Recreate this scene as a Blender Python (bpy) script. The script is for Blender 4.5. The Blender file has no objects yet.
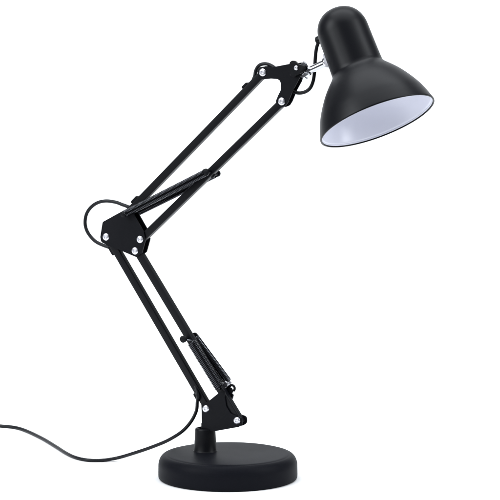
import bpy, bmesh, math, random
from mathutils import Vector, Matrix
random.seed(3)
S = bpy.context.scene
C = S.collection
R = math.radians
MM = 0.001

# ------------------------------------------------------------------ camera
D, HC, PITCH = 3.2, 0.651, R(7.42)
CAM = Vector((0.0225, -D, HC))
FPX = 3200.0                      # focal length in photo pixels (500 px wide)
cam_d = bpy.data.cameras.new('camera')
cam_d.sensor_width = 36.0
cam_d.lens = 36.0 * FPX / 500.0
cam_d.clip_start, cam_d.clip_end = 0.05, 50.0
cam = bpy.data.objects.new('camera', cam_d)
C.objects.link(cam)
cam.location = CAM
cam.rotation_euler = (R(90) - PITCH, 0, 0)
S.camera = cam

# ------------------------------------------------------------------ lamp frame: x along the arms' plane, y its normal (away), z up
TH = R(29)
U = Vector((math.cos(TH), -math.sin(TH), 0))
N = Vector((math.sin(TH), math.cos(TH), 0))
FWD = Vector((0, math.cos(PITCH), -math.sin(PITCH)))
UPV = Vector((0, math.sin(PITCH), math.cos(PITCH)))
RGT = Vector((1, 0, 0))


def ray(px, py):
    return FWD + RGT * ((px - 250) / FPX) + UPV * ((250 - py) / FPX)


def loc(w):
    return Vector((w.dot(U), w.dot(N), w.z))


def P(px, py, n=0.0):
    """measured photo point -> lamp-frame point on the plane y = n (millimetres) of the arms"""
    d = ray(px, py)
    t = (n * MM - CAM.dot(N)) / d.dot(N)
    return loc(CAM + d * t)


def G(px, py, z=1.8):
    """measured photo point on the table top"""
    d = ray(px, py)
    t = (z * MM - CAM.z) / d.z
    return loc(CAM + d * t)


def PY(px, py, y):
    """measured photo point at world depth y"""
    d = ray(px, py)
    return loc(CAM + d * ((y - CAM.y) / d.y))


# ------------------------------------------------------------------ materials
def mat(name, col, rough=0.5, metal=0.0, spec=0.5, bump=0.0, scale=900.0, rvar=0.0, coat=0.0, cvar=0.0):
    m = bpy.data.materials.new(name)
    m.use_nodes = True
    nt = m.node_tree
    b = nt.nodes['Principled BSDF']
    b.inputs['Base Color'].default_value = (*col, 1)
    b.inputs['Roughness'].default_value = rough
    b.inputs['Metallic'].default_value = metal
    b.inputs['Specular IOR Level'].default_value = spec
    b.inputs['Coat Weight'].default_value = coat
    tc = nt.nodes.new('ShaderNodeTexCoord')
    if bump:
        n = nt.nodes.new('ShaderNodeTexNoise')
        n.inputs['Scale'].default_value = scale
        n.inputs['Detail'].default_value = 3
        bp = nt.nodes.new('ShaderNodeBump')
        bp.inputs['Strength'].default_value = bump
        bp.inputs['Distance'].default_value = 0.0004
        nt.links.new(tc.outputs['Object'], n.inputs['Vector'])
        nt.links.new(n.outputs['Fac'], bp.inputs['Height'])
        nt.links.new(bp.outputs['Normal'], b.inputs['Normal'])
    if rvar:
        n2 = nt.nodes.new('ShaderNodeTexNoise')
        n2.inputs['Scale'].default_value = 22
        n2.inputs['Detail'].default_value = 5
        mr = nt.nodes.new('ShaderNodeMapRange')
        mr.inputs['To Min'].default_value = rough - rvar
        mr.inputs['To Max'].default_value = rough + rvar
        nt.links.new(tc.outputs['Object'], n2.inputs['Vector'])
        nt.links.new(n2.outputs['Fac'], mr.inputs['Value'])
        nt.links.new(mr.outputs['Result'], b.inputs['Roughness'])
    return m


M_BASE = mat('black_powder_coat', (0.0064, 0.0069, 0.0096), 0.46, spec=0.038, bump=0.16, scale=1400, rvar=0.04)
M_SHADE = mat('black_satin_paint', (0.0034, 0.0037, 0.0056), 0.39, spec=0.17, bump=0.03, scale=1200, rvar=0.04)
M_ARM = mat('black_arm_paint', (0.0028, 0.0031, 0.0049), 0.36, spec=0.20, bump=0.05, scale=1500, rvar=0.04)
M_PLATE = mat('black_plate_paint', (0.0034, 0.0037, 0.0058), 0.46, spec=0.12, bump=0.10, scale=1400, rvar=0.05)
M_SPRING = mat('blackened_spring_steel', (0.056, 0.058, 0.065), 0.20, metal=1.0)
M_KNOB = mat('black_plastic', (0.0030, 0.0033, 0.0050), 0.42, spec=0.15)
M_CORD = mat('black_rubber_cord', (0.0075, 0.0080, 0.0105), 0.42, spec=0.22)
M_NICKEL = mat('nickel_plate', (0.76, 0.76, 0.81), 0.34, metal=1.0, bump=0.02, scale=600)
M_CHROME = mat('chrome', (0.62, 0.63, 0.67), 0.13, metal=1.0)
M_LINING = mat('white_enamel_lining', (0.80, 0.81, 0.905), 0.27, spec=0.5)
M_PAPER = mat('white_paper', (0.92, 0.92, 0.92), 0.9, spec=0.1)


# ------------------------------------------------------------------ mesh helpers
def finish(name, bm, m, parent=None, angle=35):
    bmesh.ops.recalc_face_normals(bm, faces=bm.faces)
    me = bpy.data.meshes.new(name)
    bm.to_mesh(me)
    bm.free()
    for p in me.polygons:
        p.use_smooth = True
    me.set_sharp_from_angle(angle=R(angle))
    me.materials.append(m)
    o = bpy.data.objects.new(name, me)
    C.objects.link(o)
    if parent:
        o.parent = parent
    return o


def frame_of(d):
    d = d.normalized()
    a = Vector((0, 0, 1)) if abs(d.z) < 0.9 else Vector((1, 0, 0))
    x = a.cross(d).normalized()
    return x, d.cross(x).normalized(), d


def add_lathe(bm, prof, o, d, seg=64, cap0=True, cap1=True):
    """prof: list of (s along d, radius) in metres"""
    x, y, d = frame_of(d)
    rings = []
    for s, r in prof:
        if r < 1e-7:
            rings.append([bm.verts.new(o + d * s)])
        else:
            rings.append([bm.verts.new(o + d * s + (x * math.cos(2 * math.pi * k / seg) + y * math.sin(2 * math.pi * k / seg)) * r) for k in range(seg)])
    for a, b in zip(rings[:-1], rings[1:]):
        if len(a) == 1 and len(b) == 1:
            continue
        for k in range(seg):
            k2 = (k + 1) % seg
            if len(a) == 1:
                bm.faces.new((a[0], b[k2], b[k]))
            elif len(b) == 1:
                bm.faces.new((a[k], a[k2], b[0]))
            else:
                bm.faces.new((a[k], a[k2], b[k2], b[k]))
    if cap0 and len(rings[0]) > 1:
        bm.faces.new(rings[0])
    if cap1 and len(rings[-1]) > 1:
        bm.faces.new(rings[-1])


def smooth_prof(pts, n=8):
    """Catmull-Rom through (s, r) points"""
    out = []
    p = [pts[0]] + list(pts) + [pts[-1]]
    for i in range(1, len(p) - 2):
        for k in range(n):
            t = k / n
            q = []
            for c in range(len(pts[0])):
                a, b, c2, d = p[i - 1][c], p[i][c], p[i + 1][c], p[i + 2][c]
                q.append(0.5 * (2 * b + (c2 - a) * t + (2 * a - 5 * b + 4 * c2 - d) * t * t + (3 * b - a - 3 * c2 + d) * t ** 3))
            out.append(tuple(q))
    out.append(tuple(pts[-1]))
    return out


def add_tube(bm, pts, r, seg=10, ref=None):
    pts = [Vector(p) for p in pts]
    rings = []
    x = None
    for i, p in enumerate(pts):
        t = (pts[min(i + 1, len(pts) - 1)] - pts[max(i - 1, 0)]).normalized()
        if x is None:
            x = frame_of(t)[0]
        x = (x - t * x.dot(t)).normalized()
        y = t.cross(x)
        rings.append([bm.verts.new(p + (x * math.cos(2 * math.pi * k / seg) + y * math.sin(2 * math.pi * k / seg)) * r) for k in range(seg)])
    for a, b in zip(rings[:-1], rings[1:]):
        for k in range(seg):
            k2 = (k + 1) % seg
            bm.faces.new((a[k], a[k2], b[k2], b[k]))
    bm.faces.new(rings[0])
    bm.faces.new(rings[-1])


def curve(pts, n=10):
    return [Vector(q) for q in smooth_prof([tuple(p) for p in pts], n)]


def round_poly(pts, rad, n=5):
    """round each corner of a 2-D outline; rad: one radius or a list"""
    out = []
    m = len(pts)
    for i in range(m):
        a, b, c = Vector(pts[i - 1]), Vector(pts[i]), Vector(pts[(i + 1) % m])
        r = rad[i] if isinstance(rad, (list, tuple)) else rad
        d1, d2 = (a - b), (c - b)
        l1, l2 = d1.length, d2.length
        d1.normalize(); d2.normalize()
        ang = d1.angle(d2) if d1.length and d2.length else math.pi
        if r <= 0 or ang > math.pi - 0.08:
            out.append(b)
            continue
        k = min(r / math.tan(ang / 2), l1 * 0.48, l2 * 0.48)
        p1, p2 = b + d1 * k, b + d2 * k
        for j in range(n + 1):
            t = j / n
            out.append(p1 * (1 - t) ** 2 + b * 2 * t * (1 - t) + p2 * t * t)
    return out


def add_plate(bm, outline, n0, n1, bev=0.35):
    """outline: (x, z) points in metres in the arms' plane; n0, n1, bev in mm"""
    n0 *= MM; n1 *= MM
    v0 = [bm.verts.new((p[0], n0, p[1])) for p in outline]
    v1 = [bm.verts.new((p[0], n1, p[1])) for p in outline]
    f0 = bm.faces.new(v0)
    f1 = bm.faces.new(list(reversed(v1)))
    m = len(v0)
    for k in range(m):
        bm.faces.new((v0[k], v1[k], v1[(k + 1) % m], v0[(k + 1) % m]))
    if bev:
        es = list(set(list(f0.edges) + list(f1.edges)))
        bmesh.ops.bevel(bm, geom=es, offset=bev * MM, segments=2, profile=0.5, affect='EDGES', clamp_overlap=True)
    bmesh.ops.triangulate(bm, faces=[f for f in bm.faces if len(f.verts) > 8])


def pix_poly(pts, n, rad=1.0):
    q = [P(x, y, n) for x, y in pts]
    return round_poly([(v.x, v.z) for v in q], rad * MM if not isinstance(rad, (list, tuple)) else [r * MM for r in rad])


def add_bar(bm, a, b, w, depth, r=1.1, ext0=0.0, ext1=0.0, slot=True):
    """square tube with rounded corners between two points of the arms' plane, w in plane, depth along y (mm)"""
    a = Vector((a.x, 0, a.z)); b = Vector((b.x, 0, b.z))
    d = (b - a).normalized()
    a = a - d * ext0 * MM; b = b + d * ext1 * MM
    s = Vector((0, 1, 0)).cross(d).normalized()
    hw, hd = w / 2 * MM, depth / 2 * MM
    sec = round_poly([(-hw, -hd), (hw, -hd), (hw, hd), (-hw, hd)], r * MM, 4)
    ra = [bm.verts.new(a + s * q[0] + Vector((0, 1, 0)) * q[1]) for q in sec]
    rb = [bm.verts.new(b + s * q[0] + Vector((0, 1, 0)) * q[1]) for q in sec]
    m = len(sec)
    for k in range(m):
        bm.faces.new((ra[k], ra[(k + 1) % m], rb[(k + 1) % m], rb[k]))
    bm.faces.new(ra); bm.faces.new(rb)


def child(name, build, m, parent, angle=35):
    bm = bmesh.new()
    build(bm)
    return finish(name, bm, m, parent, angle)


YM = Vector((0, -1, 0))   # towards the front of the lamp


def rivet(parent, p, n, r=3.9, back=True):
    """domed nickel rivet with a dimple, seated on plate face at y = n (mm)"""
    o = Vector((p.x, n * MM, p.z))
    prof = [(-0.6, 0.98 * r), (0.35, r), (0.75, 0.93 * r), (1.25, 0.74 * r), (1.45, 0.52 * r), (1.4, 0.42 * r), (0.75, 0.34 * r), (0.6, 0.18 * r), (0.6, 0)]
    b = child('bolt', lambda bm: add_lathe(bm, [(s * MM, q * MM) for s, q in prof], o, YM, 28, cap0=True), M_NICKEL, parent, 50)
    return b


# ------------------------------------------------------------------ setting: one white sweep of paper
def sweep(bm):
    prof = [(-0.5, 0.0), (-0.25, 0.0), (0.0, 0.0), (1.3, 0.0)]
    for k in range(1, 17):
        a = math.pi / 2 * k / 16
        prof.append((1.3 + 0.8 * math.sin(a), 0.8 - 0.8 * math.cos(a)))
    prof.append((2.1, 2.6))
    rows = [[bm.verts.new((x, y, z)) for x in (-1.9, -0.8, 0, 0.8, 1.9)] for y, z in prof]
    for a, b in zip(rows[:-1], rows[1:]):
        for k in range(4):
            bm.faces.new((a[k], a[k + 1], b[k + 1], b[k]))


bd = child('backdrop', sweep, M_PAPER, None)
bd['kind'] = 'structure'
bd['label'] = 'seamless white paper surface the lamp stands on'

# ------------------------------------------------------------------ the lamp
root = bpy.data.objects.new('desk_lamp', None)
C.objects.link(root)
root.rotation_euler = (0, 0, -TH)
root.empty_display_size = 0.05
root['label'] = 'black swing-arm desk lamp with springs and bell shade on a round base'
root['category'] = 'desk lamp'

ZV = Vector((0, 0, 1))
# base: heavy disc with a broad rounded shoulder
BR = 70.0
bp = [(1.2, 0), (1.2, 65), (0.0, 66.5), (0.0, 68.5), (0.8, 70.0), (2.0, 70.7), (5, 70.9), (13.5, 70.8)]
for k in range(1, 13):
    a = math.pi / 2 * k / 12
    bp.append((13.5 + 11.6 * math.sin(a), 63.0 + 7.8 * math.cos(a)))
bp += [(25.5, 62.0), (25.8, 60.9), (25.9, 58.6), (25.9, 30), (25.9, 0)]
base = child('base', lambda bm: add_lathe(bm, [(s * MM, r * MM) for s, r in bp], Vector((0, 0, 0)), ZV, 160), M_BASE, root, 60)

# post: moulded socket on the base with the steel pin that carries the bracket
pp = P(205.3, 449.5, 0)
post_o = Vector((pp.x, 0, 25.7 * MM))


def post(bm):
    prof = [(0, 12.5), (0.4, 12.4), (0.8, 11.95), (1.4, 11.6), (12, 10.95), (22.0, 10.45), (23.3, 10.1), (24.0, 9.3), (24.1, 7.9), (23.4, 7.5), (17, 7.4), (17, 0)]
    add_lathe(bm, [(s * MM, r * MM) for s, r in prof], post_o, ZV, 56)


po = child('post', post, M_KNOB, root, 45)
child('pin', lambda bm: add_lathe(bm, [(s * MM, r * MM) for s, r in [(15, 4.2), (28.5, 4.2), (29, 3.8), (29, 0)]], post_o, ZV, 40), M_KNOB, po)

FN = -5.3          # front face of the bracket plates
T = 1.4            # plate thickness
b1 = P(205.5, 409, FN - 1); b2 = P(236.5, 421, FN - 1)
m1 = P(105.5, 237, FN - 1); m2 = P(139.5, 239.5, FN - 1); m3 = P(134.5, 251, FN - 1)
h1 = P(262, 72.5, FN - 1); h2 = P(281, 101.5, FN - 1); h3 = P(295.5, 68, FN - 5)
ma = P(125.5, 213.5, FN - 1)                       # spring pin / arm pivot on the elbow plate

# --- bracket on the base
low = [(201.2, 404), (208.5, 401.2), (222.4, 390), (225, 391.2), (224.8, 398), (226, 406), (230.5, 413.5), (236.5, 416), (242.2, 418), (242.3, 424.5), (238.5, 427), (214.5, 431.3), (202.2, 430.5)]
low_back = [(201.2, 404), (208.5, 401.2), (222, 390.2), (226.5, 388.5), (228.6, 393), (224.8, 398), (226, 406), (230.5, 413.5), (236.5, 416), (242.2, 418), (242.3, 424.5), (238.5, 427), (214.5, 431.3), (202.2, 430.5)]


def bracket_low(bm):
    add_plate(bm, pix_poly(low, FN, [1, 1, 1.2, 1, 4, 5, 5, 2, 3.4, 3.4, 3, 2, 1]), FN, FN + T)
    o2 = pix_poly(low_back, FN, [1, 1, 1, 2, 2, 4, 5, 5, 2, 3.4, 3.4, 3, 2, 1])
    add_plate(bm, o2, -FN - T, -FN)
    # bridge between the plates at the foot
    q = [P(x, y, FN) for x, y in [(203.5, 420), (214, 420), (214, 429.8), (203.5, 429.4)]]
    add_plate(bm, [(v.x, v.z) for v in q], FN + T, -FN - T, 0)
    # open hook for the spring on the far plate
    pts = []
    hc = P(232.0, 388.2, 7)
    for k in range(13):
        a = R(150 - k * 17)
        pts.append(Vector((hc.x + 3.1 * MM * math.cos(a), 7 * MM, hc.z + 3.1 * MM * math.sin(a))))
    add_tube(bm, curve([P(225.5, 391, 7), P(227.2, 388.4, 7)] + pts, 4), 1.3 * MM, 10)
    q = [P(x, y, 6) for x, y in [(225, 388.5), (228.4, 389.6), (231.5, 393.2), (233.4, 395.0), (232.2, 399.5), (226.0, 396)]]
    add_plate(bm, round_poly([(v.x, v.z) for v in q], 0.8 * MM), 5.4, 7.4)


bl = child('bracket', bracket_low, M_PLATE, root)
for p in (b1, b2):
    rivet(bl, p, FN)

# --- elbow bracket
mid = [(102.6, 222), (124, 210.2), (129, 207.6), (134.5, 216), (143.6, 232), (145.4, 240), (141.8, 253), (136.4, 257.2), (129.8, 254.4), (120, 250.2), (108, 245.6), (101.2, 242), (100.2, 237), (101, 232)]


def bracket_mid(bm):
    o = pix_poly(mid, FN, 1.8)
    add_plate(bm, o, FN, FN + T)
    add_plate(bm, o, -FN - T, -FN)


bmid = child('bracket', bracket_mid, M_PLATE, root)
for p in (m1, m2, m3):
    rivet(bmid, p, FN)

# --- head bracket (forked plate)
head = [(258.0, 76.5), (257.2, 71), (259.9, 66.8), (265.5, 66.5), (272.5, 67.2), (290, 63.8), (298, 63), (302.5, 68), (300.4, 76.4), (293, 90), (288, 102), (285.5, 106), (280.8, 108), (276.2, 105.5), (275.8, 101), (278, 95.6), (280.9, 90), (280.6, 79.4), (271, 78.6), (264, 79.4), (260, 79.2)]


HN = -4.9


def bracket_head(bm):
    o = pix_poly(head, HN, [2.5, 3, 3, 3, 2, 1, 3, 3, 1, 1, 2, 4, 4, 4, 3, 4, 7.5, 4, 3, 2, 2])
    add_plate(bm, o, HN, HN + 1.0)
    add_plate(bm, o, -HN - 1.0, -HN)


bh = child('bracket', bracket_head, M_PLATE, root)
for p in (h1, h2):
    rivet(bh, p, HN, 4.0)

# --- arms (square tubes)
AW, AD = 7.6, 7.4
arm_lo1 = child('arm', lambda bm: add_bar(bm, b1, m1, AW, AD, ext0=5, ext1=4), M_ARM, root)
arm_lo2 = child('arm', lambda bm: add_bar(bm, b2, m3, AW, AD, ext0=4, ext1=4), M_ARM, root)
arm_up1 = child('arm', lambda bm: add_bar(bm, ma, h1, AW, AD, ext0=4, ext1=3), M_ARM, root)
arm_up2 = child('arm', lambda bm: add_bar(bm, m2, h2, AW, AD, ext0=4, ext1=4), M_ARM, root)


def clip(bm, a, b, t0, t1, side, h):
    a = Vector((a.x, 0, a.z)); b = Vector((b.x, 0, b.z))
    d = (b - a).normalized()
    s_ = Vector((0, 1, 0)).cross(d).normalized() * side
    p0 = a.lerp(b, t0); p1 = a.lerp(b, t1)
    e = AW / 2 * MM
    q = [p0 + s_ * (e - 0.3 * MM), p1 + s_ * (e - 0.3 * MM), p1 + s_ * (e + h * MM), p0 + s_ * (e + h * MM)]
    add_plate(bm, round_poly([(v.x, v.z) for v in q], [0, 0, 1.6 * MM, 1.6 * MM]), -3.2, 3.2, 0.5)


def outer_side(a, b):
    d = Vector((b.x - a.x, 0, b.z - a.z)).normalized()
    return -1 if Vector((0, 1, 0)).cross(d).x > 0 else 1


for arm_o, a_, b_, t0, t1 in ((arm_lo1, b1, m1, 0.055, 0.10), (arm_lo1, b1, m1, 0.905, 0.955), (arm_up1, ma, h1, 0.05, 0.095), (arm_up1, ma, h1, 0.865, 0.90)):
    child('cord_clip', lambda bm: clip(bm, a_, b_, t0, t1, outer_side(a_, b_), 2.2), M_KNOB, arm_o)


# --- springs with hooked ends, on pins
def spring_bm(bm, a, b, R0=3.1, wire=0.68, pitch=1.5, lead=2.6, hook=None):
    d = (b - a)
    Ln = d.length
    x, y, d = frame_of(d)
    lead *= MM
    body = Ln - 2 * lead
    turns = int(body / (pitch * MM))
    pts = ([hook, hook.lerp(a, 0.55)] if hook else []) + [a + x * 0.2 * MM, a + d * lead * 0.5 + x * R0 * 0.3 * MM]
    seg = 14
    n = turns * seg
    for k in range(n + 1):
        t = 2 * math.pi * k / seg
        pts.append(a + d * (lead + body * k / n) + (x * math.cos(t) + y * math.sin(t)) * R0 * MM)
    pts += [b - d * lead * 0.5 + x * R0 * 0.3 * MM, b + x * 0.2 * MM]
    add_tube(bm, pts, wire * MM, 6)


def pin(parent, p, n0, n1, r, rk, m=None):
    """pin along y through an arm, with a knob at each end"""
    def f(bm):
        o = Vector((p.x, n0 * MM, p.z))
        L_ = n1 - n0
        pr = [(0, 0), (0, rk * 0.75), (0.5, rk), (2.2, rk), (2.6, rk * 0.8), (2.7, r), (L_ - 2.7, r), (L_ - 2.6, rk * 0.8), (L_ - 2.2, rk), (L_ - 0.5, rk), (L_, rk * 0.75), (L_, 0)]
        add_lathe(bm, [(s * MM, q * MM) for s, q in pr], o, Vector((0, 1, 0)), 28)
    return child('spring_pin', f, m or M_KNOB, parent)


SN = 10.2
us_a = P(124.2, 214.2, -SN); us_b = P(206.5, 172.2, -SN)
ls_a = P(184.0, 339.0, -SN); ls_b = P(219.5, 387.5, -SN)
ls_a2 = P(190.6, 340.5, -SN); ls_b2 = P(220.6, 389.5, -SN)
us_a2 = P(136.5, 213.0, SN); us_b2 = P(216.6, 173.6, SN)
for sgn in (-1, 1):
    A_, B_ = (us_a, us_b) if sgn < 0 else (us_a2, us_b2)
    child('spring', lambda bm: spring_bm(bm, A_, B_), M_SPRING, root)
    A2, B2 = (ls_a2, ls_b2) if sgn < 0 else (Vector((ls_a.x, SN * MM, ls_a.z)), Vector((ls_b.x, SN * MM, ls_b.z)))
    child('spring', lambda bm: spring_bm(bm, A2, B2, R0=4.1, wire=0.8, pitch=1.72, lead=2.4, hook=Vector((ls_a.x, -SN * MM, ls_a.z)) if sgn < 0 else None), M_SPRING, root)
pin(root, us_a, -13.0, 0, 2.0, 3.0)
pin(root, us_a2, 0, 13.0, 2.0, 3.0)
pin(root, us_b, -13.0, 0, 2.0, 3.8)
pin(root, us_b2, 0, 13.0, 2.0, 3.4)
pin(root, ls_a, -13.0, 13.0, 2.0, 3.6)
# bright cross bolt in the eye of the lower springs
pb = P(227.8, 383.8, SN)
cb = child('cross_bolt', lambda bm: add_lathe(bm, [(s * MM, q * MM) for s, q in [(0, 0), (0, 2.4), (0.5, 2.9), (3.0, 2.9), (3.1, 2.0), (5.4, 2.0), (5.5, 3.0), (6.0, 3.3), (8.4, 3.2), (9.0, 2.6), (9.2, 0)]], Vector((pb.x, 14 * MM, pb.z)), YM, 24), M_NICKEL, root)

# --- tilt clamp, chrome swivel
def clamp(bm):
    q = [(289.8, 75.6), (289.6, 63), (291.2, 60.6), (294.5, 61), (297.5, 63.8), (304.3, 66.2), (305.2, 70.8), (298.5, 74.4), (294, 77)]
    add_plate(bm, pix_poly(q, FN - 3, 2.2), FN - 3.4, FN - 0.05, 0.8)


ck = child('clamp_knob', clamp, M_KNOB, root)
rivet(ck, h3, FN - 3.4, 2.5)

r0 = P(303.5, 73.2, 0); r1 = P(328.5, 61.6, 0)
rd = (r1 - r0)


def swivel(bm):
    L_ = rd.length / MM
    # rolled rod with a collar at the clamp end and a flange at the shade
    pr = [(0, 0), (0, 3.0), (3.5, 3.1), (3.6, 4.6), (4.1, 4.9), (6.2, 4.9), (6.6, 4.6), (6.7, 3.8), (L_ - 4.2, 3.8), (L_ - 4.1, 5.2), (L_ - 3.6, 5.6), (L_ - 2.2, 5.6), (L_ - 1.8, 5.2), (L_ - 1.7, 3.0), (L_ + 2, 3.0), (L_ + 2, 0)]
    add_lathe(bm, [(s * MM, q * MM) for s, q in pr], r0, rd, 32)


sw = child('swivel_rod', swivel, M_CHROME, root, 40)
sw['label'] = 'shiny chrome swivel rod between bracket and shade'


def lug(bm):
    q = [(301.6, 62.4), (304.2, 61.0), (306.4, 63.5), (309.6, 69.4), (307.4, 71), (304.6, 67.6)]
    add_plate(bm, pix_poly(q, -2, 0.8), -4.5, -1.5, 0.3)


child('lug', lug, M_CHROME, sw)


def ear(bm):
    q = [(323.8, 53.2), (326.2, 52.4), (328.8, 57.5), (330.0, 66.5), (327.0, 67.6), (325.2, 60.5)]
    add_plate(bm, pix_poly(q, -5, 0.9), -7.5, -4.8, 0.3)


child('lug', ear, M_NICKEL, sw)


def wing(bm):
    a, b = P(309.5, 73.0, -3), P(302.5, 80.2, -3)
    add_lathe(bm, [(s * MM, q * MM) for s, q in [(0, 0), (0, 1.7), (5.5, 1.7), (5.6, 3.0), (8.4, 3.0), (8.6, 1.6), (10.5, 1.6), (10.5, 0)]], a, b - a, 6)
    q = [(301.4, 76.2), (307.5, 72.6), (309, 74.4), (303.2, 78.0)]
    add_plate(bm, pix_poly(q, -4, 0.5), -6.2, -4.8, 0.2)


child('adjusting_screw', wing, M_CHROME, sw, 25)

# --- shade
TILT = R(14.2)
ANG = R(20.2)
nc = P(358.2, 70.7, 0)                               # centre of the neck
ncw = U * nc.x + N * nc.y + ZV * nc.z
depth = (ncw - CAM).dot(FWD)
KS = depth / FPX                                      # metres per photo pixel there
aw = (RGT * math.sin(ANG) - UPV * math.cos(ANG)) * math.cos(TILT) - FWD * math.sin(TILT)
ax = loc(aw).normalized()
outer = []
# domed top of the housing
top_c, top_r, top_h = -43.2, 25.9, 25.7
for k in range(0, 17):
    a = math.pi / 2 * k / 16
    outer.append((top_c - top_h * math.cos(a), top_r * math.sin(a) ** 0.85 if k else 0.0))
outer += [(-36, 26.0), (-26, 26.15), (-14, 26.4), (-5, 26.65), (-2.0, 26.8)]
bell = smooth_prof([(-0.5, 27.4), (2.6, 29.6), (8.5, 34.9), (15, 40.2), (22, 45.0), (30, 49.8), (38, 53.9), (46, 57.0), (52, 59.0), (55.6, 60.1), (57.1, 60.5)], 6)
bell = [(s * 0.972 if s > 0 else s, r) for s, r in bell]
outer += bell
rim = [(56.2, 60.4), (56.5, 59.8), (56.5, 59.1), (56.0, 58.8), (55.0, 58.6)]
inner_black = [(r_[0], r_[1] - 1.5) for r_ in reversed(bell) if r_[0] > 0] + [(-3, 25.2), (-40, 24.4), (-60, 14), (-66.5, 0)]


def shade(bm):
    pr = outer + rim + inner_black
    add_lathe(bm, [(s * KS, r * KS) for s, r in pr], nc, ax, 144, cap0=False, cap1=False)


sh = child('lamp_shade', shade, M_SHADE, root, 60)


def lining(bm):
    li = [(55.3, 58.7), (54.6, 58.1), (53.9, 58.3), (53.3, 57.6), (52.7, 57.2)] + [(r_[0], r_[1] - 2.5) for r_ in reversed(bell) if 1 < r_[0] < 52.0] + [(-2, 24.4), (-38, 23.4), (-58, 13), (-64, 0)]
    add_lathe(bm, [(s * KS, r * KS) for s, r in li], nc, ax, 144, cap0=False, cap1=False)


ln = child('lining', lining, M_LINING, sh, 60)
ln['label'] = 'glossy white inside of the shade'

# grommet where the cord enters the housing
gp = P(318.4, 39.8, 4)
gx = (P(330, 38.5, 4) - gp)
child('grommet', lambda bm: add_lathe(bm, [(s * MM, q * MM) for s, q in [(-2.6, 0), (-2.6, 2.4), (-2.1, 3.3), (-0.4, 3.8), (1.4, 3.8), (6, 3.4), (6, 0)]], gp, gx, 24), M_KNOB, sh)

# --- cord: on the table, up inside the arm, loop at the elbow, along the upper arm, loop to the shade
CR = 1.8


def along(a, b, t):
    v = a.lerp(b, t)
    return Vector((v.x, 0, v.z))


def cord(bm):
    pts = [G(-70, 424.5), G(-35, 423.8), G(0, 425.9), G(20, 428.6), G(40, 437.2), G(55, 446), G(66, 453.0), G(76, 457.6), G(88, 460.1), G(102, 460.3),
           PY(118, 457.8, 0.085), PY(135, 452.8, 0.070), PY(152, 447.0, 0.058), PY(168, 440.3, 0.048), PY(182, 431.5, 0.038), PY(191, 421.6, 0.030), PY(196.3, 411, 0.022), PY(197.3, 402, 0.014), PY(197.6, 395, 0.010)]
    pts += [along(b1, m1, 0.16), along(b1, m1, 0.3), along(b1, m1, 0.6), along(b1, m1, 0.9)]
    pts += [P(112, 248.5, 3), P(103, 245.2, 4), P(95, 241.0, 4), P(88.2, 233.2, 4), P(85.2, 224.5, 4), P(86.2, 215, 4), P(90.5, 207.8, 4), P(97.5, 202.8, 4), P(106, 201, 4), P(116, 202.3, 4), P(124, 205.2, 3.5), P(132, 206.5, 2)]
    pts += [along(ma, h1, 0.12), along(ma, h1, 0.4), along(ma, h1, 0.85), P(253.8, 78.5, 1), P(255.7, 71, 2), P(258.9, 65.7, 2.5), P(264.2, 63.8, 2.5), P(270, 65.0, 2.5), P(276, 69.5, 2), P(284, 82, 2), P(290, 89.6, 2), P(297, 92.8, 2.5), P(304, 92.3, 3), P(309.8, 88.5, 3.5), P(313.2, 81, 4), P(314.6, 71, 4), P(315.2, 60, 4), P(316.2, 50, 4), P(318.2, 43.2, 4), P(322, 39.4, 4), P(328, 38.6, 4)]
    add_tube(bm, curve(pts, 8), CR * MM, 14)


child('power_cord', cord, M_CORD, root)


# ------------------------------------------------------------------ light: softboxes of a product studio
W = bpy.data.worlds.new('World')
S.world = W
W.use_nodes = True
W.node_tree.nodes['Background'].inputs['Color'].default_value = (0.92, 0.95, 1.0, 1)
W.node_tree.nodes['Background'].inputs['Strength'].default_value = 0.12


def area(name, at, to, sx, sy, watts, col=(1, 1, 1)):
    l = bpy.data.lights.new(name, 'AREA')
    l.shape = 'RECTANGLE'
    l.size, l.size_y = sx, sy
    l.energy = watts
    l.color = col
    o = bpy.data.objects.new(name, l)
    C.objects.link(o)
    o.location = at
    o.rotation_euler = (Vector(to) - Vector(at)).to_track_quat('-Z', 'Y').to_euler()
    return o


COOL = (0.93, 0.965, 1.0)
area('overhead_softbox', (0, 0.1, 2.3), (0, 0.3, 0), 2.6, 2.2, 51, COOL)
area('backdrop_softbox', (0, 0.5, 2.4), (0, 2.1, 0.4), 3.0, 0.7, 20, COOL)
area('left_softbox', (-1.75, -0.75, 1.35), (-0.05, 0.05, 0.1), 0.9, 1.4, 37, COOL)
area('right_softbox', (1.8, -0.55, 1.3), (0.05, 0.1, 0.1), 0.8, 1.4, 31, COOL)
area('strip_softbox', (-0.95, -1.35, 0.95), (0.05, 0, 0.2), 0.22, 0.9, 5, COOL)

S.render.engine = 'CYCLES'
S.cycles.use_denoising = True
S.cycles.max_bounces = 8
S.view_settings.view_transform = 'Standard'
S.view_settings.look = 'None'
S.view_settings.exposure = 0.0
S.view_settings.gamma = 1.0
